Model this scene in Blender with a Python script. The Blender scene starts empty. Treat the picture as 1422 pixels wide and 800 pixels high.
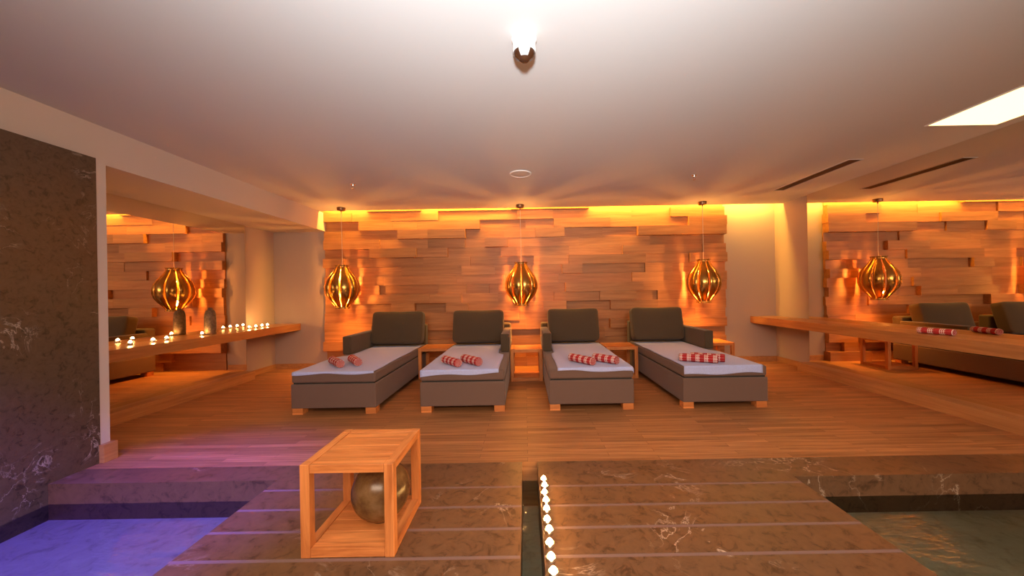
import bpy, bmesh, math, random
from mathutils import Vector, Matrix, noise
PI = math.pi
R = math.radians
SC = bpy.context.scene
COL = SC.collection

# ------------------------------------------------------------------ camera
cam_d = bpy.data.cameras.new('camera')
cam = bpy.data.objects.new('camera', cam_d)
COL.objects.link(cam)
cam.location = (0, 0, 1.28)
cam.rotation_euler = (Matrix.Rotation(PI / 2, 4, 'X') @ Matrix.Rotation(R(-0.94), 4, 'Z')).to_euler()
cam_d.sensor_width = 36
cam_d.lens = 36 * 500 / 1422
cam_d.shift_x = -18 / 1422
cam_d.shift_y = 4.5 / 1422
cam_d.clip_start = 0.02
SC.camera = cam

# ------------------------------------------------------------------ world, view, lights
w = bpy.data.worlds.new('world')
SC.world = w
w.use_nodes = True
w.node_tree.nodes['Background'].inputs[0].default_value = (0.02, 0.02, 0.025, 1)
SC.view_settings.view_transform = 'Standard'
SC.view_settings.look = 'None'
SC.view_settings.exposure = 1.18
SC.view_settings.gamma = 1
SC.view_settings.use_curve_mapping = False


def lamp(name, kind, loc, power, color, aim=None, **kw):
    d = bpy.data.lights.new(name, kind)
    d.energy = power
    d.color = color
    for k, v in kw.items():
        setattr(d, k, v)
    o = bpy.data.objects.new(name, d)
    COL.objects.link(o)
    o.location = loc
    if aim:
        o.rotation_euler = (Vector(aim) - Vector(loc)).to_track_quat('-Z', 'Y').to_euler()
    return o


# light strip hidden in the ceiling slot along the back wall
lamp('slot_light_strip', 'AREA', (0.45, 6.07, 2.87), 80, (1, 0.56, 0.08), aim=(0.45, 6.16, 2.4),
     shape='RECTANGLE', size=7.7, size_y=0.05)
# the photographer's flash, bounced off the ceiling
lamp('bounce_flash', 'SPOT', (0, -0.25, 1.60), 320, (0.88, 0.95, 1.0), aim=(0.05, 0.6, 2.68),
     spot_size=R(128), spot_blend=1.0, shadow_soft_size=0.08)
# broad warm fill added behind the camera to brighten the room
lamp('fill_light', 'AREA', (0.4, -1.4, 2.6), 160, (1, 0.76, 0.56), aim=(0.4, 1.6, 0.0),
     shape='RECTANGLE', size=5.0, size_y=1.8)
# coloured light over the left pool
lamp('blue_pool_light', 'SPOT', (-2.5, 1.45, 2.6), 450, (0.10, 0.055, 1.0), aim=(-2.45, 2.12, 0),
     spot_size=R(54), spot_blend=0.8, shadow_soft_size=0.05)


# ------------------------------------------------------------------ materials
def mat_new(name):
    m = bpy.data.materials.new(name)
    m.use_nodes = True
    nt = m.node_tree
    b = nt.nodes['Principled BSDF']
    return m, nt, b


def nd(nt, t, **kw):
    n = nt.nodes.new(t)
    for k, v in kw.items():
        if k.startswith('i_'):
            key = k[2:]
            n.inputs[int(key) if key.isdigit() else key].default_value = v
        else:
            setattr(n, k, v)
    return n


def ln(nt, a, ao, b, bi):
    nt.links.new(a.outputs[ao], b.inputs[bi])


def ramp(nt, pts):
    n = nt.nodes.new('ShaderNodeValToRGB')
    e = n.color_ramp.elements
    while len(e) < len(pts):
        e.new(0.5)
    for q, (p, c) in zip(e, pts):
        q.position = p
        q.color = (*c, 1)
    return n


def plain(name, col, rough=0.6, metal=0.0, spec=0.5):
    m, nt, b = mat_new(name)
    b.inputs['Base Color'].default_value = (*col, 1)
    b.inputs['Roughness'].default_value = rough
    b.inputs['Metallic'].default_value = metal
    b.inputs['Specular IOR Level'].default_value = spec
    return m


def wood(name, dark, light, scale=(1.5, 22, 22), rough=0.45, tone=False, bump=0.05, coord='Object', planks=None, spec=0.5, tlo=0.78, thi=1.18):
    m, nt, b = mat_new(name)
    tc = nd(nt, 'ShaderNodeTexCoord')
    mp = nd(nt, 'ShaderNodeMapping')
    mp.inputs['Scale'].default_value = scale
    src = (tc, coord)
    off = None
    if tone:
        at = nd(nt, 'ShaderNodeAttribute', attribute_name='tone')
        ad = nd(nt, 'ShaderNodeVectorMath', operation='MULTIPLY_ADD')
        ad.inputs[1].default_value = (31.7, 17.3, 11.9)
        ln(nt, at, 'Fac', ad, 0)
        ln(nt, tc, coord, ad, 2)
        src = (ad, 0)
        off = (at, 'Fac')
    br = None
    if planks:
        br = nd(nt, 'ShaderNodeTexBrick', offset=0.37, offset_frequency=2, squash=1.0)
        br.inputs['Color1'].default_value = (0, 0, 0, 1)
        br.inputs['Color2'].default_value = (1, 1, 1, 1)
        br.inputs['Mortar'].default_value = (0.5, 0.5, 0.5, 1)
        br.inputs['Scale'].default_value = 1
        br.inputs['Mortar Size'].default_value = 0.0016
        br.inputs['Brick Width'].default_value = planks[0]
        br.inputs['Row Height'].default_value = planks[1]
        ln(nt, tc, coord, br, 'Vector')
        ad = nd(nt, 'ShaderNodeVectorMath', operation='MULTIPLY_ADD')
        ad.inputs[1].default_value = (9.7, 7.3, 0)
        ln(nt, br, 'Color', ad, 0)
        ln(nt, tc, coord, ad, 2)
        src = (ad, 0)
        off = (br, 'Color')
    ln(nt, src[0], src[1], mp, 0)
    n1 = nd(nt, 'ShaderNodeTexNoise')
    n1.inputs['Scale'].default_value = 1
    n1.inputs['Detail'].default_value = 6
    n1.inputs['Roughness'].default_value = 0.62
    n1.inputs['Distortion'].default_value = 0.6
    ln(nt, mp, 0, n1, 'Vector')
    mid = tuple((a + c) / 2 for a, c in zip(dark, light))
    rp = ramp(nt, [(0.30, dark), (0.5, mid), (0.72, light)])
    ln(nt, n1, 'Fac', rp, 0)
    out = (rp, 0)
    if off:
        mr = nd(nt, 'ShaderNodeMapRange')
        mr.inputs['To Min'].default_value = tlo
        mr.inputs['To Max'].default_value = thi
        ln(nt, off[0], off[1], mr, 0)
        mx = nd(nt, 'ShaderNodeMix', data_type='RGBA', blend_type='MULTIPLY')
        mx.inputs['Factor'].default_value = 1
        ln(nt, rp, 0, mx, 'A')
        ln(nt, mr, 0, mx, 'B')
        out = (mx, 'Result')
    if br:
        mx2 = nd(nt, 'ShaderNodeMix', data_type='RGBA', blend_type='MIX')
        ln(nt, br, 'Fac', mx2, 'Factor')
        ln(nt, out[0], out[1], mx2, 'A')
        mx2.inputs['B'].default_value = (*[c * 0.75 for c in dark], 1)
        out = (mx2, 'Result')
    ln(nt, out[0], out[1], b, 'Base Color')
    b.inputs['Roughness'].default_value = rough
    b.inputs['Specular IOR Level'].default_value = spec
    bp = nd(nt, 'ShaderNodeBump')
    bp.inputs['Strength'].default_value = bump
    bp.inputs['Distance'].default_value = 0.01
    ln(nt, n1, 'Fac', bp, 'Height')
    ln(nt, bp, 0, b, 'Normal')
    return m


def marble(name, dark, light, vein, rough=0.25, scale=1.0, vein_amt=1.0):
    m, nt, b = mat_new(name)
    tc = nd(nt, 'ShaderNodeTexCoord')
    n1 = nd(nt, 'ShaderNodeTexNoise')
    n1.inputs['Scale'].default_value = 15 * scale
    n1.inputs['Detail'].default_value = 9
    n1.inputs['Roughness'].default_value = 0.68
    n1.inputs['Distortion'].default_value = 0.8
    ln(nt, tc, 'Object', n1, 'Vector')
    rp = ramp(nt, [(0.36, dark), (0.47, tuple((a + 2 * c) / 3 for a, c in zip(dark, light))), (0.70, light)])
    ln(nt, n1, 'Fac', rp, 0)
    n2 = nd(nt, 'ShaderNodeTexNoise')
    n2.inputs['Scale'].default_value = 2.2 * scale
    n2.inputs['Detail'].default_value = 7
    n2.inputs['Roughness'].default_value = 0.6
    n2.inputs['Distortion'].default_value = 1.4
    ln(nt, tc, 'Object', n2, 'Vector')
    sub = nd(nt, 'ShaderNodeMath', operation='SUBTRACT')
    sub.inputs[1].default_value = 0.5
    ab = nd(nt, 'ShaderNodeMath', operation='ABSOLUTE')
    ln(nt, n2, 'Fac', sub, 0)
    ln(nt, sub, 0, ab, 0)
    rv = ramp(nt, [(0.0, (1, 1, 1)), (0.006, (0.35, 0.35, 0.35)), (0.014, (0, 0, 0))])
    ln(nt, ab, 0, rv, 0)
    n3 = nd(nt, 'ShaderNodeTexNoise')
    n3.inputs['Scale'].default_value = 1.7 * scale
    n3.inputs['Detail'].default_value = 3
    ln(nt, tc, 'Object', n3, 'Vector')
    rm = ramp(nt, [(0.52, (0, 0, 0)), (0.66, (1, 1, 1))])
    ln(nt, n3, 'Fac', rm, 0)
    mu = nd(nt, 'ShaderNodeMath', operation='MULTIPLY')
    ln(nt, rv, 0, mu, 0)
    ln(nt, rm, 0, mu, 1)
    mu2 = nd(nt, 'ShaderNodeMath', operation='MULTIPLY')
    ln(nt, mu, 0, mu2, 0)
    mu2.inputs[1].default_value = vein_amt
    mx = nd(nt, 'ShaderNodeMix', data_type='RGBA')
    ln(nt, mu2, 0, mx, 'Factor')
    ln(nt, rp, 0, mx, 'A')
    mx.inputs['B'].default_value = (*vein, 1)
    ln(nt, mx, 'Result', b, 'Base Color')
    b.inputs['Roughness'].default_value = rough
    return m


def fabric(name, col, rough=0.9, var=0.12, scale=260, bump=0.25):
    m, nt, b = mat_new(name)
    tc = nd(nt, 'ShaderNodeTexCoord')
    n1 = nd(nt, 'ShaderNodeTexNoise')
    n1.inputs['Scale'].default_value = scale
    n1.inputs['Detail'].default_value = 3
    ln(nt, tc, 'Object', n1, 'Vector')
    rp = ramp(nt, [(0.3, tuple(c * (1 - var) for c in col)), (0.7, tuple(c * (1 + var) for c in col))])
    ln(nt, n1, 'Fac', rp, 0)
    ln(nt, rp, 0, b, 'Base Color')
    b.inputs['Roughness'].default_value = rough
    b.inputs['Specular IOR Level'].default_value = 0.2
    b.inputs['Sheen Weight'].default_value = 0.15
    bp = nd(nt, 'ShaderNodeBump')
    bp.inputs['Strength'].default_value = bump
    bp.inputs['Distance'].default_value = 0.002
    ln(nt, n1, 'Fac', bp, 'Height')
    ln(nt, bp, 0, b, 'Normal')
    return m


def glow(name, col, strength):
    m, nt, b = mat_new(name)
    b.inputs['Base Color'].default_value = (*col, 1)
    b.inputs['Emission Color'].default_value = (*col, 1)
    b.inputs['Emission Strength'].default_value = strength
    return m


M = {}
M['plaster'] = plain('plaster', (0.44, 0.325, 0.262), 0.85, spec=0.2)
M['paint'] = plain('ceiling_paint', (0.61, 0.585, 0.565), 0.9, spec=0.15)
M['beam'] = plain('beam_paint', (0.54, 0.46, 0.41), 0.9, spec=0.15)
M['cladding'] = wood('oak_cladding', (0.345, 0.126, 0.036), (0.54, 0.230, 0.078), (1.4, 22, 22), 0.5, tone=True, tlo=0.84, thi=1.12, bump=0.08)
M['floorwood'] = wood('floor_planks', (0.265, 0.098, 0.030), (0.55, 0.240, 0.088), (1.3, 30, 30), 0.5, planks=(1.0, 0.066), tlo=0.82, thi=1.16, bump=0.04)
M['trimwood'] = wood('trim_oak', (0.34, 0.135, 0.045), (0.52, 0.24, 0.085), (12, 1.5, 30), 0.4, bump=0.04)
M['shelfwood'] = wood('shelf_oak', (0.32, 0.12, 0.036), (0.52, 0.23, 0.075), (14, 1.4, 26), 0.32, bump=0.04)
M['tablewood'] = wood('table_oak', (0.42, 0.115, 0.026), (0.84, 0.31, 0.088), (2.0, 24, 24), 0.4, bump=0.05)
M['tablewood_y'] = wood('table_oak_rail', (0.42, 0.115, 0.026), (0.84, 0.31, 0.088), (24, 2.0, 24), 0.4, bump=0.05)
M['tablewood_z'] = wood('table_oak_post', (0.42, 0.115, 0.026), (0.84, 0.31, 0.088), (24, 24, 2.0), 0.4, bump=0.05)
M['marble'] = marble('brown_marble', (0.068, 0.030, 0.013), (0.175, 0.085, 0.040), (0.62, 0.46, 0.34), 0.33)
M['marblewall'] = marble('brown_marble_wall', (0.040, 0.024, 0.013), (0.105, 0.066, 0.038), (0.45, 0.38, 0.32), 0.3, 1.6, 0.8)
M['strip'] = plain('sandblasted_strip', (0.21, 0.120, 0.098), 0.6)
M['basin'] = marble('basin_stone', (0.25, 0.205, 0.135), (0.42, 0.36, 0.25), (0.5, 0.46, 0.38), 0.5, 0.6, 0.3)
M['taupe'] = fabric('taupe_weave', (0.160, 0.095, 0.074), 0.85)
M['cushion'] = fabric('dark_taupe_weave', (0.092, 0.060, 0.036), 0.9)
M['sheet'] = fabric('pale_blue_terry', (0.46, 0.51, 0.84), 0.95, 0.08, 120, 0.35)
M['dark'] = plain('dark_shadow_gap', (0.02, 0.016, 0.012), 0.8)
M['gold'] = plain('brushed_gold', (0.58, 0.31, 0.075), 0.22, 1.0)
M['bronze'] = plain('dark_bronze', (0.20, 0.10, 0.05), 0.4, 0.8)
M['chrome'] = plain('chrome', (0.75, 0.72, 0.68), 0.25, 1.0)
M['white'] = plain('white_plastic', (0.85, 0.84, 0.82), 0.4)
M['brownlens'] = plain('brown_lens', (0.05, 0.018, 0.008), 0.2)
M['gray'] = plain('grey_grille', (0.52, 0.50, 0.50), 0.6)
M['slotdark'] = plain('vent_dark', (0.03, 0.022, 0.018), 0.7)
M['wax'] = plain('candle_wax', (0.9, 0.78, 0.55), 0.6)
M['flame'] = glow('flame', (1.0, 0.55, 0.16), 120)
M['panel'] = glow('light_panel', (1.0, 0.70, 0.30), 1.3)
M['cord'] = plain('clear_cord', (0.75, 0.6, 0.4), 0.4)


def mirror_mat():
    m, nt, b = mat_new('mirror_glass')
    b.inputs['Base Color'].default_value = (0.82, 0.74, 0.64, 1)
    b.inputs['Metallic'].default_value = 1
    b.inputs['Roughness'].default_value = 0.0
    return m


M['mirror'] = mirror_mat()


def water_mat(tint):
    m, nt, b = mat_new('pool_water')
    nt.nodes.remove(b)
    out = nt.nodes['Material Output']
    tr = nd(nt, 'ShaderNodeBsdfTransparent')
    tr.inputs[0].default_value = (*tint, 1)
    gl = nd(nt, 'ShaderNodeBsdfGlossy')
    gl.inputs['Roughness'].default_value = 0.06
    fr = nd(nt, 'ShaderNodeFresnel')
    fr.inputs['IOR'].default_value = 1.33
    mx = nd(nt, 'ShaderNodeMixShader')
    tc = nd(nt, 'ShaderNodeTexCoord')
    mp = nd(nt, 'ShaderNodeMapping')
    mp.inputs['Scale'].default_value = (3, 9, 3)
    mp.inputs['Rotation'].default_value = (0, 0, 0.35)
    n1 = nd(nt, 'ShaderNodeTexNoise')
    n1.inputs['Scale'].default_value = 1.6
    n1.inputs['Detail'].default_value = 3
    bp = nd(nt, 'ShaderNodeBump')
    bp.inputs['Strength'].default_value = 0.25
    bp.inputs['Distance'].default_value = 0.03
    ln(nt, tc, 'Object', mp, 0)
    ln(nt, mp, 0, n1, 'Vector')
    ln(nt, n1, 'Fac', bp, 'Height')
    ln(nt, bp, 0, gl, 'Normal')
    ln(nt, bp, 0, fr, 'Normal')
    ln(nt, fr, 0, mx, 0)
    ln(nt, tr, 0, mx, 1)
    ln(nt, gl, 0, mx, 2)
    ln(nt, mx, 0, out, 0)
    return m


M['water'] = water_mat((0.80, 0.86, 0.80))


def towel_mat():
    m, nt, b = mat_new('red_check_cotton')
    tc = nd(nt, 'ShaderNodeTexCoord')
    sp = nd(nt, 'ShaderNodeSeparateXYZ')
    ln(nt, tc, 'UV', sp, 0)

    def bands(axis, freq, duty):
        a = nd(nt, 'ShaderNodeMath', operation='MULTIPLY')
        a.inputs[1].default_value = freq
        f = nd(nt, 'ShaderNodeMath', operation='FRACT')
        g = nd(nt, 'ShaderNodeMath', operation='LESS_THAN')
        g.inputs[1].default_value = duty
        ln(nt, sp, axis, a, 0)
        ln(nt, a, 0, f, 0)
        ln(nt, f, 0, g, 0)
        return g
    wide = bands(0, 3.0, 0.5)
    thin = bands(0, 18.0, 0.36)
    ring = bands(1, 9.0, 0.5)
    mul = nd(nt, 'ShaderNodeMath', operation='MULTIPLY')
    ln(nt, wide, 0, mul, 0)
    ad = nd(nt, 'ShaderNodeMath', operation='MAXIMUM')
    ln(nt, thin, 0, ad, 0)
    r2 = nd(nt, 'ShaderNodeMath', operation='MULTIPLY')
    ln(nt, ring, 0, r2, 0)
    r2.inputs[1].default_value = 0.35
    ln(nt, r2, 0, ad, 1)
    ln(nt, ad, 0, mul, 1)
    lo = nd(nt, 'ShaderNodeMath', operation='MULTIPLY_ADD')
    ln(nt, ring, 0, lo, 0)
    lo.inputs[1].default_value = 0.08
    ln(nt, mul, 0, lo, 2)
    mx = nd(nt, 'ShaderNodeMix', data_type='RGBA')
    mx.inputs['A'].default_value = (0.42, 0.010, 0.014, 1)
    mx.inputs['B'].default_value = (0.85, 0.72, 0.66, 1)
    ln(nt, lo, 0, mx, 'Factor')
    ln(nt, mx, 'Result', b, 'Base Color')
    b.inputs['Roughness'].default_value = 0.9
    b.inputs['Specular IOR Level'].default_value = 0.2
    return m


M['towel'] = towel_mat()


def mottled(name, c1, c2, c3, scale, rough):
    m, nt, b = mat_new(name)
    tc = nd(nt, 'ShaderNodeTexCoord')
    n1 = nd(nt, 'ShaderNodeTexNoise')
    n1.inputs['Scale'].default_value = scale
    n1.inputs['Detail'].default_value = 8
    n1.inputs['Roughness'].default_value = 0.65
    ln(nt, tc, 'Object', n1, 'Vector')
    rp = ramp(nt, [(0.3, c1), (0.52, c2), (0.72, c3)])
    ln(nt, n1, 'Fac', rp, 0)
    ln(nt, rp, 0, b, 'Base Color')
    b.inputs['Roughness'].default_value = rough
    return m


M['glaze'] = mottled('brown_glaze', (0.06, 0.022, 0.010), (0.15, 0.075, 0.025), (0.22, 0.12, 0.05), 9, 0.25)
M['stone'] = mottled('dark_rough_stone', (0.07, 0.04, 0.025), (0.15, 0.085, 0.05), (0.24, 0.15, 0.10), 30, 0.75)


# ------------------------------------------------------------------ geometry helpers
def box(bm, x0, x1, y0, y1, z0, z1, bev=0.0, seg=2, mi=0):
    r = bmesh.ops.create_cube(bm, size=1)
    vs = r['verts']
    for v in vs:
        v.co = Vector(((x0 + x1) / 2 + v.co.x * (x1 - x0), (y0 + y1) / 2 + v.co.y * (y1 - y0), (z0 + z1) / 2 + v.co.z * (z1 - z0)))
    fs = list({f for v in vs for f in v.link_faces})
    for f in fs:
        f.material_index = mi
    if bev > 0:
        es = list({e for v in vs for e in v.link_edges})
        bmesh.ops.bevel(bm, geom=es, offset=bev, segments=seg, profile=0.5, affect='EDGES')
    return vs


def lathe(bm, prof, n=32, cx=0, cy=0, cap=True):
    rings = []
    for r, z in prof:
        if r < 1e-6:
            rings.append([bm.verts.new((cx, cy, z))])
        else:
            rings.append([bm.verts.new((cx + r * math.cos(2 * PI * k / n), cy + r * math.sin(2 * PI * k / n), z)) for k in range(n)])
    for a, b in zip(rings, rings[1:]):
        for k in range(n):
            k2 = (k + 1) % n
            if len(a) == 1 and len(b) == 1:
                continue
            if len(a) == 1:
                bm.faces.new((a[0], b[k2], b[k]))
            elif len(b) == 1:
                bm.faces.new((a[k], a[k2], b[0]))
            else:
                bm.faces.new((a[k], a[k2], b[k2], b[k]))
    if cap:
        if len(rings[0]) > 1:
            bm.faces.new(rings[0][::-1])
        if len(rings[-1]) > 1:
            bm.faces.new(rings[-1])
    bmesh.ops.recalc_face_normals(bm, faces=bm.faces[:])


def tube(bm, pts, r, n=8):
    rings = []
    pts = [Vector(p) for p in pts]
    for i, p in enumerate(pts):
        d = (pts[min(i + 1, len(pts) - 1)] - pts[max(i - 1, 0)]).normalized()
        a = d.orthogonal().normalized() if abs(d.z) < 0.99 else Vector((1, 0, 0))
        b = d.cross(a)
        rings.append([bm.verts.new(p + (a * math.cos(2 * PI * k / n) + b * math.sin(2 * PI * k / n)) * r) for k in range(n)])
    for a, b in zip(rings, rings[1:]):
        for k in range(n):
            bm.faces.new((a[k], a[(k + 1) % n], b[(k + 1) % n], b[k]))
    bm.faces.new(rings[0][::-1])
    bm.faces.new(rings[-1])
    bmesh.ops.recalc_face_normals(bm, faces=bm.faces[:])


def obj(name, bm, mat, parent=None, loc=None, smooth=False):
    me = bpy.data.meshes.new(name)
    bm.to_mesh(me)
    bm.free()
    for m in (mat if isinstance(mat, (list, tuple)) else [mat]):
        me.materials.append(m)
    if smooth:
        for p in me.polygons:
            p.use_smooth = True
    o = bpy.data.objects.new(name, me)
    COL.objects.link(o)
    if loc:
        o.location = loc
    if parent:
        o.parent = parent
    return o


def tag(o, label, cat, group=None, kind=None):
    o['label'] = label
    o['category'] = cat
    if group:
        o['group'] = group
    if kind:
        o['kind'] = kind
    return o


def thing(name, label, cat, loc=(0, 0, 0), rotz=0, group=None):
    o = bpy.data.objects.new(name, None)
    COL.objects.link(o)
    o.empty_display_size = 0.1
    o.location = loc
    o.rotation_euler = (0, 0, rotz)
    return tag(o, label, cat, group)


def struct(name, bm, mat, label, cat):
    o = obj(name, bm, mat)
    return tag(o, label, cat, kind='structure')


def dup(root, label, loc, rotz=None):
    c = root.copy()
    COL.objects.link(c)
    c.location = loc
    if rotz is not None:
        c.rotation_euler = (0, 0, rotz)
    c['label'] = label
    for ch in root.children:
        d = ch.copy()
        COL.objects.link(d)
        d.parent = c
        for g in ch.children:
            e = g.copy()
            COL.objects.link(e)
            e.parent = d
    return c


def BM():
    return bmesh.new()


# ------------------------------------------------------------------ room shell
XW = 4.35          # side walls
YB = 6.25          # back wall
YF = -2.6          # wall behind the camera
ZC = 2.68          # ceiling
YE = 2.70          # front edge of the wooden floor
ML = -3.32         # marble wall face

b = BM()
box(b, -XW, XW, YE, YB, -0.80, 0.0)
struct('floor', b, M['floorwood'], 'oak strip floor running across the relaxation area', 'floor')

# marble deck with the two pools and the narrow channel cut into it
b = BM()
xs = [-4.5, -1.735, -0.042, 0.072, 1.795, 4.5]
edge = [2.36, 2.145, 1.945, 1.735, 1.52, 1.30, 1.08, 0.86]
LP, RP = 2.49, 2.43
WZ = -0.14


def slab(x0, x1, y0, y1):
    box(b, x0, x1, y0, y1, -0.75, 0.0)


slab(-4.5, -1.735, LP, YE)
slab(1.795, 4.5, RP, YE)
for x0, x1 in ((-1.735, -0.042), (0.072, 1.795)):
    y = YE
    for e in edge:
        slab(x0, x1, e + 0.011, y)
        box(b, x0, x1, e - 0.011, e + 0.011, -0.75, -0.0006, mi=1)
        y = e - 0.011
    slab(x0, x1, YF, y)
slab(-4.5, -1.735, YF, -1.6)
slab(1.795, 4.5, YF, -1.6)
box(b, -4.5, 4.5, YF, YE, -0.80, -0.75)
box(b, -4.5, -1.735, -1.6, LP, -0.75, -0.25, mi=2)
box(b, 1.795, 4.5, -1.6, RP, -0.75, -0.25, mi=2)
box(b, -0.042, 0.072, YF, YE, -0.75, -0.33, mi=2)
struct('floor', b, [M['marble'], M['strip'], M['basin']], 'brown marble deck with pale grooves around the pools', 'floor')

for x0, x1, y1, lab in ((-3.319, -1.735, LP, 'blue lit pool water at left behind the small table'),
                        (1.795, 4.45, RP, 'grey green pool water at right of the marble deck'),
                        (-0.042, 0.072, YE, 'water in the narrow channel beside the tealight row')):
    b = BM()
    y0 = -1.6 if x1 - x0 > 1 else YF + 0.02
    vs = [b.verts.new(p) for p in ((x0, y0, WZ), (x1, y0, WZ), (x1, y1, WZ), (x0, y1, WZ))]
    b.faces.new(vs)
    tag(obj('pool_water', b, M['water']), lab, 'water', kind='stuff')

# back wall, side walls, wall behind the camera
b = BM()
box(b, -4.5, 4.5, YB, YB + 0.12, -0.1, 2.98)
struct('wall_back', b, M['plaster'], 'cream plaster back wall at both ends of the timber cladding', 'wall')
b = BM()
box(b, -XW - 0.15, -XW, 2.85, YB, -0.1, 2.98)
struct('wall_left', b, M['plaster'], 'cream plaster side wall at left behind the mirror', 'wall')
b = BM()
box(b, XW, XW + 0.15, YF, YB, -0.1, 2.98)
struct('wall_right', b, M['plaster'], 'cream plaster side wall at right behind the mirror', 'wall')
b = BM()
box(b, -4.5, 4.5, YF - 0.12, YF, -0.8, 2.98)
struct('wall_front', b, M['plaster'], 'plain wall behind the viewer', 'wall')
b = BM()
box(b, -4.5, ML, YF, 2.80, -0.74, 2.37)
struct('wall_left_marble', b, M['marblewall'], 'dark brown marble wall at the far left edge', 'wall')
b = BM()
box(b, -4.5, ML - 0.005, 2.80, 2.87, 0.0, 2.37)
struct('trim_1', b, M['beam'], 'white plaster end strip of the marble wall', 'trim')
b = BM()
box(b, -3.44, -3.285, 2.79, 2.89, 0.0, 0.14, 0.003)
struct('baseboard_front', b, M['trimwood'], 'short oak baseboard at the end of the marble wall', 'baseboard')

# ceiling with the light slot along the back wall, and the dropped beam at left
b = BM()
box(b, -4.5, 4.5, YF, 6.03, ZC, 2.92)
box(b, -4.5, 4.5, 6.03, YB, 2.92, 2.98)
struct('ceiling', b, M['paint'], 'smooth white ceiling with a lit slot along the back wall', 'ceiling')
b = BM()
box(b, -4.5, -3.43, YF, YB, 2.37, ZC)
struct('trim_2', b, M['beam'], 'dropped white ceiling beam along the left side', 'beam')

# wood block cladding
b = BM()
tl = b.faces.layers.float.new('tone')
rng = random.Random(11)
rowh = 0.1575
row = 0
z = 0.0
prev = []
while z < 2.88:
    x = -3.44 + rng.uniform(-0.015, 0.01)
    cuts = []
    while x < 3.44:
        L = rng.choice([0.38, 0.5, 0.62, 0.8, 1.0, 1.25]) * rng.uniform(0.9, 1.1)
        x1 = min(x + L, 3.44 + rng.uniform(-0.01, 0.02))
        if 3.44 - x1 < 0.25:
            x1 = 3.44 + rng.uniform(-0.01, 0.02)
        cuts.append((x, x1))
        x = x1
        if x >= 3.42:
            break
    for x0, x1 in cuts:
        d = rng.choice([0.02, 0.05, 0.055, 0.085, 0.09, 0.13])
        t = rng.random()
        vs = box(b, x0 + 0.0006, x1 - 0.0006, YB - d, YB - 0.001, z + 0.0006, min(z + rowh, 2.915) - 0.0006)
        for f in {f for v in vs for f in v.link_faces}:
            f[tl] = t
    z += rowh
struct('wall_back_cladding', b, M['cladding'], 'staggered oak block cladding across the back wall', 'wall')

# baseboards and plinths
for s, nm, sd in ((-1, 'left', 'left'), (1, 'right', 'right')):
    b = BM()
    xa, xb = sorted((s * 3.47, s * XW))
    box(b, xa, xb, YB - 0.018, YB, 0, 0.09, 0.002)
    xa, xb = sorted((s * (XW - 0.018), s * XW))
    box(b, xa, xb, 5.55, YB - 0.018, 0, 0.09, 0.002)
    struct('baseboard_' + nm, b, M['trimwood'], f'oak baseboard in the {sd} plaster corner', 'baseboard')
    b = BM()
    xa, xb = sorted((s * 4.14, s * XW))
    y0 = 2.87 if s < 0 else YE
    box(b, xa, xb, y0, 5.50, 0, 0.13, 0.004)
    struct('trim_3' if s < 0 else 'trim_4', b, M['trimwood'], f'low oak plinth under the {sd} mirror', 'plinth')
    b = BM()
    xa, xb = sorted((s * 4.315, s * (XW - 0.001)))
    box(b, xa, xb, (2.88 if s < 0 else 1.9), 5.56 if s < 0 else 5.48, 0.131, 2.369 if s < 0 else 2.679)
    tag(obj('wall_mirror', b, M['mirror']), 'large %s wall mirror behind the %s' % (sd, 'shelf with candles' if s < 0 else 'shelf with folded red towel'), 'mirror')
    b = BM()
    xa, xb = sorted((s * 3.90, s * 4.313))
    box(b, xa, xb, (2.875 if s < 0 else 2.0), YB - 0.001, 0.672, 0.786, 0.003)
    tag(obj('wall_shelf', b, M['shelfwood']), 'thick oak shelf along the %s mirror, %s' % (sd, 'carrying candles and a dark vase' if s < 0 else 'carrying only red towels'), 'shelf')

# ------------------------------------------------------------------ loungers
LW = 0.905
LY0, LY1 = 3.83, 6.02


def soft_block(bm, cx, cy, cz, sx, sy, sz, p=5.0, puff=0.0, n=14):
    r = bmesh.ops.create_cube(bm, size=2)
    es = list({e for v in r['verts'] for e in v.link_edges})
    bmesh.ops.subdivide_edges(bm, edges=es, cuts=n, use_grid_fill=True)
    for v in bm.verts:
        x, y, z = v.co
        m = max(abs(x), abs(y), abs(z))
        l = (abs(x) ** p + abs(y) ** p + abs(z) ** p) ** (1 / p)
        q = v.co * (m / l)
        k = 1 + puff * (1 - q.x ** 2) * (1 - q.z ** 2)
        v.co = Vector((cx + q.x * sx / 2, cy + q.y * sy / 2 * k, cz + q.z * sz / 2))


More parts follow.
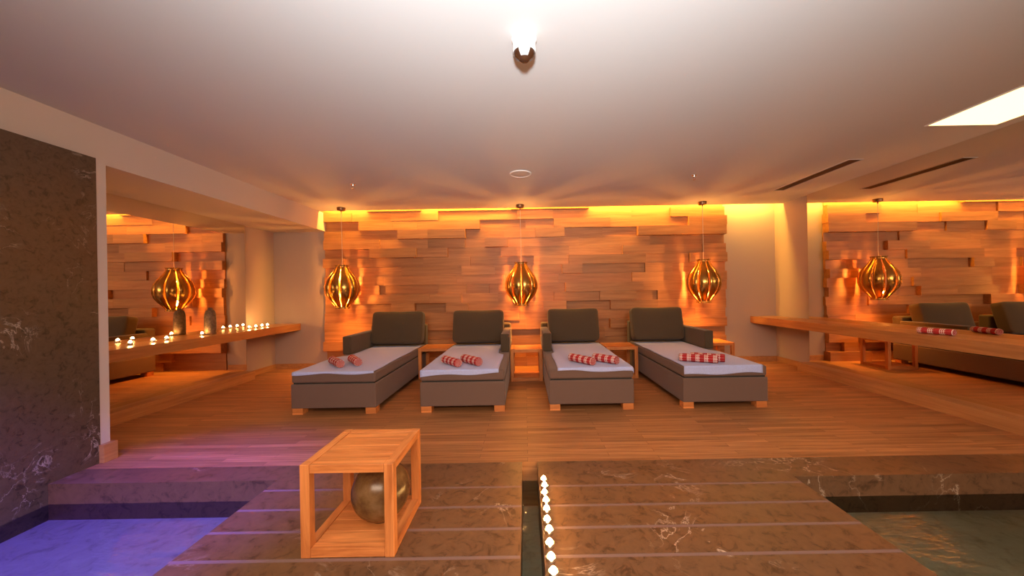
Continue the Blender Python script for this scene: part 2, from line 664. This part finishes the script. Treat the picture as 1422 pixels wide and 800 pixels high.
def make_lounger(side, label, x0):
    """local x from -LW/2 to LW/2, y 0 at the foot"""
    root = thing('lounger', label, 'lounger', (x0 + LW / 2, LY0, 0), 0, 'upholstered loungers along the clad wall')
    h = LW / 2
    D = 2.12
    b = BM()
    box(b, -h, h, 0.0, D, 0.068, 0.325, 0.012, 3)
    obj('base', b, M['taupe'], root)
    b = BM()
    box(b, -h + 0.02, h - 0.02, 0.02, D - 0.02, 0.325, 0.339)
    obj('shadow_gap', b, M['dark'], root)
    b = BM()
    box(b, -h + 0.004, h - 0.004, 0.004, 1.98, 0.337, 0.448, 0.022, 4)
    obj('mattress', b, M['taupe'], root, smooth=False)
    b = BM()
    box(b, -h + 0.01, h - 0.01, 1.985, D + 0.02, 0.30, 0.77, 0.03, 4)
    obj('backrest', b, M['cushion'], root)
    a0, a1 = (-h - 0.003, -h + 0.115) if side < 0 else (h - 0.115, h + 0.003)
    b = BM()
    box(b, a0, a1, 1.10, 2.0, 0.45, 0.70, 0.018, 4)
    obj('armrest', b, M['cushion'], root)
    for lx in (-h + 0.005, h - 0.118):
        for ly in (0.012, D - 0.13):
            b = BM()
            box(b, lx, lx + 0.113, ly, ly + 0.1, 0.0, 0.068, 0.003)
            obj('leg', b, M['tablewood'], root)
    # loose back cushion leaning on the backrest
    b = BM()
    soft_block(b, 0, 0, 0, 0.79, 0.19, 0.50, 11.0, 0.32)
    rot = Matrix.Rotation(R(-14), 4, 'X')
    off = Vector((-side * 0.055 if side else 0, 1.845, 0.730))
    for v in b.verts:
        x, y, z = v.co
        v.co.z += 0.02 * (abs(x) / 0.4) ** 3 * (1 if z > 0 else 0) + 0.006 * noise.noise(Vector((x * 5, y * 5, z * 5)))
    bmesh.ops.transform(b, matrix=Matrix.Translation(off) @ rot, verts=b.verts)
    obj('back_cushion', b, M['cushion'], root, smooth=True)
    return root


loungers = []
for x0, side, lab in ((-2.51, -1, 'taupe lounger on the left with armrest towards the candle shelf'),
                      (-1.135, 1, 'taupe lounger just left of the middle wall table, armrest on its right'),
                      (0.24, -1, 'taupe lounger just right of the middle wall table, armrest on its left'),
                      (1.665, 1, 'taupe lounger on the right with armrest towards the plain shelf')):
    loungers.append(make_lounger(side, lab, x0))


def make_sheet(x0, side, label, left, right, foot, seed, notch=0.0):
    """terry sheet spread on the mattress; left/right/foot: where each edge ends (over the mattress rim when > 0)"""
    top = 0.4535
    h = LW / 2 - 0.004
    nx, ny = 30, 60
    vv = [0.075 * j / 16 for j in range(16)] + [0.075 + 0.925 * j / 44 for j in range(45)]
    b = BM()
    grid = []
    for j in range(ny + 1):
        row = []
        v = vv[j]
        for i in range(nx + 1):
            u = i / nx
            wob = 0.012 * noise.noise(Vector((v * 4, seed, 0)))
            ll, rr = left, right
            if v > 0.50:      # beside the armrest the edge is tucked inwards
                k = min(1, (v - 0.50) / 0.06)
                if side < 0:
                    ll = left * (1 - k) - 0.13 * k
                else:
                    rr = right * (1 - k) - 0.13 * k
            if side and notch and v < 0.5:
                pass
            xa = -h - ll + wob
            xb = h + rr + wob
            x = xa + (xb - xa) * u
            fw = foot[0] * (1 - u) + foot[1] * u + 0.008 * math.sin(u * 9 + seed)
            ya = -fw
            y = ya + (1.80 - ya) * v
            z = top + 0.003 * noise.noise(Vector((x * 5, y * 4, seed)))
            dx = max(0, abs(x) - (h - 0.012))
            if dx > 0:
                sgn = 1 if x > 0 else -1
                x = sgn * (h - 0.012 + min(dx, 0.014))
                z -= max(0, dx - 0.008)
            dy = max(0, 0.016 - y)
            if dy > 0:
                y = 0.016 - min(dy, 0.015)
                z -= max(0, dy - 0.010)
            row.append(b.verts.new((x, y, z)))
        grid.append(row)
    for j in range(ny):
        for i in range(nx):
            b.faces.new((grid[j][i], grid[j][i + 1], grid[j + 1][i + 1], grid[j + 1][i]))
    o = obj('terry_sheet', b, M['sheet'], None, (x0 + LW / 2, LY0, 0), smooth=True)
    md = o.modifiers.new('thickness', 'SOLIDIFY')
    md.thickness = 0.004
    md.offset = 1
    return tag(o, label, 'sheet', 'pale sheets spread on the loungers')


make_sheet(-2.51, -1, 'pale blue terry sheet spread on the leftmost lounger', -0.01, -0.015, (0.02, 0.015), 1.0)
make_sheet(-1.135, 1, 'pale blue terry sheet on the lounger left of the middle wall table', 0.0, -0.06, (0.055, 0.035), 2.0)
make_sheet(0.24, -1, 'pale blue terry sheet on the lounger right of the middle wall table', -0.09, 0.02, (0.02, 0.04), 3.0)
make_sheet(1.665, 1, 'pale blue terry sheet spread on the rightmost lounger', -0.01, -0.05, (0.085, 0.075), 4.0)


# ------------------------------------------------------------------ rolled towels
def towel(p0, p1, r, label, group='rolled red checked towels in pairs on the loungers', z=0.459, turns=3.2):
    L = (Vector(p1) - Vector(p0)).length
    ang = math.atan2(p1[1] - p0[1], p1[0] - p0[0])
    b = BM()
    uv = b.loops.layers.uv.new('UVMap')
    nl, na = 24, 30
    rings = []
    uvs = {}
    for i in range(nl + 1):
        t = i / nl
        rr = r * (1 + 0.05 * math.sin(t * 17 + p0[0] * 3) * 0.6)
        if i in (0, nl):
            rr *= 0.93
        ring = []
        for k in range(na):
            a = 2 * PI * k / na
            rk = rr * (1 + 0.07 * (k / na))       # outer lap of the roll
            v = b.verts.new(((t - 0.5) * L, rk * math.cos(a), r + rk * 0.96 * math.sin(a)))
            uvs[v] = (t * L / 0.26, k / na)
            ring.append(v)
        rings.append(ring)
    for A, B in zip(rings, rings[1:]):
        for k in range(na):
            b.faces.new((A[k], A[(k + 1) % na], B[(k + 1) % na], B[k]))
    # spiral ends: concentric steps alternately sunk and raised
    for ring, sg in ((rings[0], -1), (rings[-1], 1)):
        cur = ring
        for q in range(1, 7):
            f = 1 - q / 7
            dep = (0.006 if q % 2 else -0.001) + 0.002 * q
            nx_ = []
            for k in range(na):
                a = 2 * PI * k / na
                v = b.verts.new((sg * (L / 2 - dep), r * f * math.cos(a), r + r * f * 0.96 * math.sin(a)))
                uvs[v] = (0.1 + (0.25 if q % 2 else 0.0), k / na)
                nx_.append(v)
            for k in range(na):
                b.faces.new((cur[k], cur[(k + 1) % na], nx_[(k + 1) % na], nx_[k]))
            cur = nx_
        b.faces.new(cur)
    bmesh.ops.recalc_face_normals(b, faces=b.faces[:])
    for f in b.faces:
        for l in f.loops:
            l[uv].uv = uvs[l.vert]
    zmin = min(v.co.z for v in b.verts)
    o = obj('rolled_towel', b, M['towel'], None, ((p0[0] + p1[0]) / 2, (p0[1] + p1[1]) / 2, z - zmin), smooth=True)
    o.rotation_euler = (0, 0, ang)
    return tag(o, label, 'towel', group)


TOWEL_LIST = [
    ((-2.30, 4.27), (-2.06, 4.00), 0.045, 'left red checked towel roll on the leftmost lounger'),
    ((-2.12, 4.37), (-1.90, 4.08), 0.045, 'right red checked towel roll on the leftmost lounger'),
    ((-0.955, 4.20), (-0.74, 3.94), 0.045, 'left red towel roll on the lounger left of the middle table'),
    ((-0.735, 4.23), (-0.52, 3.98), 0.048, 'right red towel roll on the lounger left of the middle table'),
    ((0.52, 4.20), (0.73, 3.91), 0.045, 'left red towel roll on the lounger right of the middle table'),
    ((0.79, 4.18), (1.00, 3.95), 0.045, 'right red towel roll on the lounger right of the middle table'),
    ((1.74, 4.10), (2.09, 3.92), 0.044, 'front one of two red towel rolls on the rightmost lounger'),
    ((1.89, 4.14), (2.20, 3.98), 0.044, 'rear one of two red towel rolls on the rightmost lounger'),
]

for p0, p1, r, lab in TOWEL_LIST:
    towel(p0, p1, r, lab)
towel((4.03, 3.70), (4.10, 3.44), 0.030, 'flat rolled red checked towel lying on the right shelf', group=None, z=0.7862)


# ------------------------------------------------------------------ cube frame side tables
def make_table(label, loc, rotz=0, S=0.455, H=0.453):
    root = thing('side_table', label, 'table', loc, rotz, 'open cube side tables')
    t = 0.046
    h = S / 2
    e = 0.0011
    for sx in (-1, 1):
        for sy in (-1, 1):
            b = BM()
            xa, xb = sorted((sx * h, sx * (h - t)))
            ya, yb = sorted((sy * h, sy * (h - t)))
            box(b, xa, xb, ya, yb, 0, H, 0.0025)
            obj('leg', b, M['tablewood_z'], root)
    for z0, z1 in ((0.002, t), (H - t + 0.004, H - 0.0015)):
        for s in (-1, 1):
            b = BM()
            ya, yb = sorted((s * (h - 0.001), s * (h - t)))
            box(b, -h + t + e, h - t - e, ya, yb, z0, z1, 0.002)
            obj('rail', b, M['tablewood'], root)
            b = BM()
            xa, xb = sorted((s * (h - 0.001), s * (h - t)))
            box(b, xa, xb, -h + t + e, h - t - e, z0, z1, 0.002)
            obj('rail', b, M['tablewood_y'], root)
    for nm, z0, z1 in (('top_panel', H - 0.026, H - 0.004), ('bottom_panel', 0.02, 0.042)):
        b = BM()
        n = 4
        w = (S - 2 * t - 2 * e) / n
        for k in range(n):
            y0 = -h + t + e + k * w
            box(b, -h + t + e, h - t - e, y0 + 0.0006, y0 + w - 0.0006, z0, z1, 0.0015)
        obj(nm, b, M['tablewood'], root)
    return root


tab = make_table('oak cube side table on the marble deck holding a round brown urn', (-0.882, 1.975, 0))
dup(tab, 'oak cube side table against the wall between the two middle loungers', (0.0055, 5.34, 0))
dup(tab, 'oak cube side table wedged between the two left loungers', (-1.3705, 5.56, 0))
dup(tab, 'oak cube side table wedged between the two right loungers', (1.392, 5.43, 0))
dup(tab, 'oak cube side table beyond the armrest of the rightmost lounger', (2.93, 5.67, 0))

# round glazed urn inside the front table
root = thing('round_urn', 'round brown glazed urn inside the front cube table', 'urn', (-0.81, 1.985, 0.0424))
b = BM()
prof = [(0.0, 0.0), (0.05, 0.0)]
for k in range(3, 31):
    a = PI * k / 32
    prof.append((0.152 * math.sin(a) * (1.0), 0.158 - 0.158 * math.cos(a)))
prof += [(0.034, 0.314), (0.036, 0.325), (0.028, 0.328), (0.024, 0.305)]
lathe(b, prof, 48)
obj('body', b, M['glaze'], root, smooth=True)

# dark stone vase on the left shelf
root = thing('stone_vase', 'tall dark stone bottle vase standing on the candle shelf', 'vase', (-4.115, 4.70, 0.7862))
b = BM()
lathe(b, [(0.0, 0), (0.055, 0), (0.061, 0.006), (0.063, 0.10), (0.061, 0.22), (0.057, 0.27), (0.047, 0.305), (0.032, 0.318)], 28)
obj('body', b, M['stone'], root, smooth=True)
b = BM()
lathe(b, [(0.031, 0.316), (0.024, 0.324), (0.026, 0.338), (0.020, 0.346), (0.0, 0.347)], 20)
obj('neck', b, M['stone'], root, smooth=True)


# ------------------------------------------------------------------ tealight candles
def make_candle(label, loc, group):
    root = thing('tealight', label, 'candle', loc, 0, group)
    b = BM()
    lathe(b, [(0.0, 0.0), (0.021, 0.0), (0.0225, 0.003), (0.0235, 0.026), (0.0225, 0.026), (0.0215, 0.018), (0.0, 0.018)], 20, cap=False)
    obj('cup', b, M['chrome'], root, smooth=True)
    b = BM()
    lathe(b, [(0.0212, 0.0182), (0.019, 0.021), (0.005, 0.0205), (0.0, 0.0204)], 16, cap=False)
    wx = obj('wax', b, M['wax'], root, smooth=True)
    b = BM()
    tube(b, [(0, 0, 0.019), (0.0004, 0, 0.024), (0.0012, 0, 0.029)], 0.0009, 6)
    obj('wick', b, M['dark'], wx)
    b = BM()
    lathe(b, [(0.0, 0.0222), (0.010, 0.0235), (0.0145, 0.029), (0.0125, 0.036), (0.0055, 0.043), (0.0, 0.047)], 14)
    obj('flame', b, M['flame'], root, smooth=True)
    return root


ys = [2.407, 2.328, 2.246, 2.163, 2.078, 1.982, 1.899, 1.798, 1.702, 1.615]
ordn = ['farthest', 'second farthest', 'third farthest', 'fourth farthest', 'fifth farthest',
        'fifth nearest', 'fourth nearest', 'third nearest', 'second nearest', 'nearest']
c0 = None
for n_, y in enumerate(ys):
    lab = f'burning tealight beside the narrow channel, {ordn[n_]} of the floor row'
    if c0 is None:
        c0 = make_candle(lab, (0.104, y, 0), 'tealights along the floor channel')
    else:
        dup(c0, lab, (0.104 + 0.003 * math.sin(n_ * 2.3), y, 0))
shelf = [(-4.13, 3.76, 'nearest of the candle shelf'), (-4.12, 3.98, 'second nearest of the candle shelf'),
         (-4.12, 4.13, 'third nearest of the candle shelf'),
         (-4.12, 4.585, 'just in front of the stone vase on the shelf'),
         (-4.12, 5.37, 'first of the four past the stone vase on the shelf'),
         (-4.12, 5.50, 'second of the four past the stone vase on the shelf'),
         (-4.12, 5.63, 'third of the four past the stone vase on the shelf'),
         (-4.12, 5.75, 'farthest on the candle shelf, nearest the back wall')]
for x, y, lab in shelf:
    c = dup(c0, 'burning tealight, ' + lab, (x, y, 0.7862))
    c['group'] = 'tealights on the left shelf'


# ------------------------------------------------------------------ pendants
NP = 10
PPROF = [(0.112, 0.350), (0.098, 0.338), (0.094, 0.320), (0.105, 0.290), (0.140, 0.235), (0.192, 0.170), (0.238, 0.095), (0.262, 0.010),
         (0.262, -0.070), (0.240, -0.140), (0.198, -0.205), (0.150, -0.258), (0.117, -0.300), (0.101, -0.325), (0.106, -0.342), (0.118, -0.352)]


def make_petal():
    b = BM()
    m = 6
    rows = []
    for r, z in PPROF:
        full = PI / NP                      # half the angular spacing
        hw = min(0.87 * full, 0.070 / r)
        row = []
        for i in range(m + 1):
            s = i / m * 2 - 1
            a = s * hw
            rr = r - s * s * 0.010 * min(1, (r - 0.09) / 0.12) + s * 0.004 * min(1, (r - 0.09) / 0.12)
            row.append(b.verts.new((rr * math.cos(a), rr * math.sin(a), z)))
        rows.append(row)
    for A, B in zip(rows, rows[1:]):
        for i in range(m):
            b.faces.new((A[i], A[i + 1], B[i + 1], B[i]))
    b.normal_update()
    bmesh.ops.solidify(b, geom=b.faces[:], thickness=0.003)
    bmesh.ops.recalc_face_normals(b, faces=b.faces[:])
    return b


def make_pendant(label, loc, top):
    root = thing('pendant_lamp', label, 'lamp', loc, 0, 'gold petal pendant lamps')
    p0 = obj('petal', make_petal(), M['gold'], root, smooth=True)
    for k in range(1, NP):
        p = p0.copy()
        COL.objects.link(p)
        p.rotation_euler = (0, 0, 2 * PI * k / NP)
        p.parent = root
    b = BM()
    for k in range(40):
        pass
    # top cap ring with spokes and bottom ring
    lathe(b, [(0.090, 0.322), (0.097, 0.322), (0.097, 0.330), (0.090, 0.330), (0.090, 0.322)], 32, cap=False)
    for k in range(3):
        a = 2 * PI * k / 3
        tube(b, [(0.012 * math.cos(a), 0.012 * math.sin(a), 0.326), (0.092 * math.cos(a), 0.092 * math.sin(a), 0.326)], 0.004, 6)
    obj('top_ring', b, M['bronze'], root)
    b = BM()
    lathe(b, [(0.097, -0.324), (0.103, -0.324), (0.103, -0.331), (0.097, -0.331), (0.097, -0.324)], 32, cap=False)
    obj('bottom_ring', b, M['bronze'], root)
    b = BM()
    lathe(b, [(0.0, 0.35), (0.014, 0.35), (0.016, 0.33), (0.016, 0.27), (0.0, 0.27)], 14)
    obj('socket', b, M['bronze'], root)
    b = BM()
    tube(b, [(0, 0, 0.35), (0.006, 0, 0.45), (0.004, 0, 0.7), (0, 0, top - 0.06)], 0.0035, 6)
    obj('cord', b, M['cord'], root)
    b = BM()
    lathe(b, [(0.0, top), (0.064, top), (0.066, top - 0.01), (0.060, top - 0.045), (0.012, top - 0.05), (0.010, top - 0.075), (0.0, top - 0.075)], 24)
    obj('canopy', b, M['bronze'], root)
    return root


PZ = 1.40
PY = 5.83
pend = make_pendant('gold petal pendant lamp hanging left, beside the candle shelf', (-2.955, PY, PZ), ZC - PZ - 0.0005)
pend.rotation_euler.z = 0.31
dup(pend, 'gold petal pendant lamp hanging over the middle wall table', (-0.058, PY, PZ), 0.02)
dup(pend, 'gold petal pendant lamp hanging right, near the plain shelf', (2.895, PY, PZ), 0.48)
for x in (-2.955, -0.058, 2.895):
    lamp('pendant_upper_bulb', 'POINT', (x, PY, PZ + 0.13), 12, (1, 0.47, 0.11), shadow_soft_size=0.032)
    lamp('pendant_lower_bulb', 'POINT', (x, PY, PZ - 0.22), 30, (1, 0.40, 0.07), shadow_soft_size=0.05)

# ------------------------------------------------------------------ ceiling fittings
root = thing('ceiling_detector', 'white dome detector with brown tip hanging from the front of the ceiling', 'detector', (0.018, 1.985, ZC))
root.scale.z = 0.88
b = BM()
lathe(b, [(0.0, -0.0005), (0.070, -0.0005), (0.070, -0.018), (0.064, -0.022), (0.0, -0.022)], 32)
obj('mount_plate', b, M['white'], root)
b = BM()
lathe(b, [(0.0, -0.021), (0.058, -0.021), (0.063, -0.035), (0.063, -0.088), (0.060, -0.098), (0.0, -0.098)], 32)
# white tongue running down the front to the tip
vs = []
for r, z, hw in ((0.0645, -0.085, 0.034), (0.0615, -0.104, 0.031), (0.052, -0.122, 0.026), (0.036, -0.134, 0.019), (0.026, -0.137, 0.014)):
    a = math.asin(min(1, hw / r))
    vs.append([b.verts.new((r * 1.02 * math.sin(a * q / 3), -r * 1.02 * math.cos(a * q / 3), z)) for q in range(-3, 4)]
              + [b.verts.new((r * 0.9 * math.sin(a * q / 3), -r * 0.9 * math.cos(a * q / 3), z + 0.004)) for q in range(3, -4, -1)])
for A, B in zip(vs, vs[1:]):
    for q in range(14):
        b.faces.new((A[q], A[(q + 1) % 14], B[(q + 1) % 14], B[q]))
b.faces.new(vs[0])
b.faces.new(vs[-1][::-1])
bmesh.ops.recalc_face_normals(b, faces=b.faces[:])
obj('housing', b, M['white'], root, smooth=True)
b = BM()
lathe(b, [(0.0595, -0.098), (0.0600, -0.104), (0.051, -0.122), (0.035, -0.134), (0.030, -0.142), (0.022, -0.150), (0.0, -0.154)], 32, cap=False)
obj('lens', b, M['brownlens'], root, smooth=True)
b = BM()
for k in range(5):
    box(b, -0.016 + k * 0.0075, -0.0125 + k * 0.0075, -0.0668, -0.0640, -0.098 + 0.003 * abs(k - 2), -0.082)
obj('vent_slots', b, M['gray'], root)

root = thing('ceiling_speaker', 'flat round grey speaker grille in the middle of the ceiling', 'speaker', (-0.03, 4.28, ZC))
b = BM()
lathe(b, [(0.112, -0.0005), (0.130, -0.0005), (0.130, -0.008), (0.120, -0.012), (0.112, -0.008), (0.112, -0.0005)], 40, cap=False)
obj('rim', b, M['white'], root, smooth=True)
b = BM()
lathe(b, [(0.0, -0.0005), (0.1115, -0.0005), (0.1115, -0.006), (0.06, -0.010), (0.0, -0.011)], 40)
obj('grille', b, M['gray'], root)


def sprinkler(label, loc):
    root = thing('sprinkler', label, 'sprinkler', loc, 0, 'ceiling sprinklers')
    b = BM()
    lathe(b, [(0.0, -0.0005), (0.032, -0.0005), (0.030, -0.006), (0.014, -0.010), (0.010, -0.024), (0.0, -0.024)], 20)
    obj('escutcheon', b, M['chrome'], root)
    b = BM()
    for s in (-1, 1):
        tube(b, [(s * 0.008, 0, -0.022), (s * 0.016, 0, -0.036), (s * 0.004, 0, -0.054)], 0.0028, 6)
    obj('frame', b, M['chrome'], root)
    b = BM()
    lathe(b, [(0.0, -0.054), (0.018, -0.054), (0.018, -0.057), (0.0, -0.058)], 16)
    obj('deflector', b, M['chrome'], root)
    return root


s0 = sprinkler('small chrome sprinkler on the ceiling at left of the round speaker', (-2.17, 4.59, ZC))
dup(s0, 'small chrome sprinkler on the ceiling at right of the round speaker', (2.11, 4.44, ZC))

root = thing('ceiling_vent', 'long dark slatted air vent in the ceiling at right', 'vent', (3.685, 4.59, ZC))
b = BM()
for xa, xb, ya, yb in ((-0.082, -0.070, -0.615, 0.615), (0.070, 0.082, -0.615, 0.615), (-0.07, 0.07, -0.615, -0.603), (-0.07, 0.07, 0.603, 0.615)):
    box(b, xa, xb, ya, yb, -0.006, -0.0005)
obj('frame', b, M['gray'], root)
b = BM()
box(b, -0.0695, 0.0695, -0.6025, 0.6025, -0.0015, -0.0006)
obj('dark_opening', b, M['slotdark'], root)
for k in range(5):
    b = BM()
    x = -0.052 + k * 0.026
    box(b, x - 0.0022, x + 0.0022, -0.602, 0.602, -0.0058, -0.0017)
    obj('slat', b, M['bronze'], root)

root = thing('ceiling_light', 'bright square ceiling light panel at the right edge', 'light', (3.86, 2.86, ZC))
b = BM()
for xa, xb, ya, yb in ((-0.315, -0.300, -0.315, 0.315), (0.300, 0.315, -0.315, 0.315), (-0.30, 0.30, -0.315, -0.30), (-0.30, 0.30, 0.30, 0.315)):
    box(b, xa, xb, ya, yb, -0.006, -0.0005)
obj('frame', b, M['white'], root)
b = BM()
box(b, -0.2995, 0.2995, -0.2995, 0.2995, -0.004, -0.0006)
obj('diffuser', b, M['panel'], root)
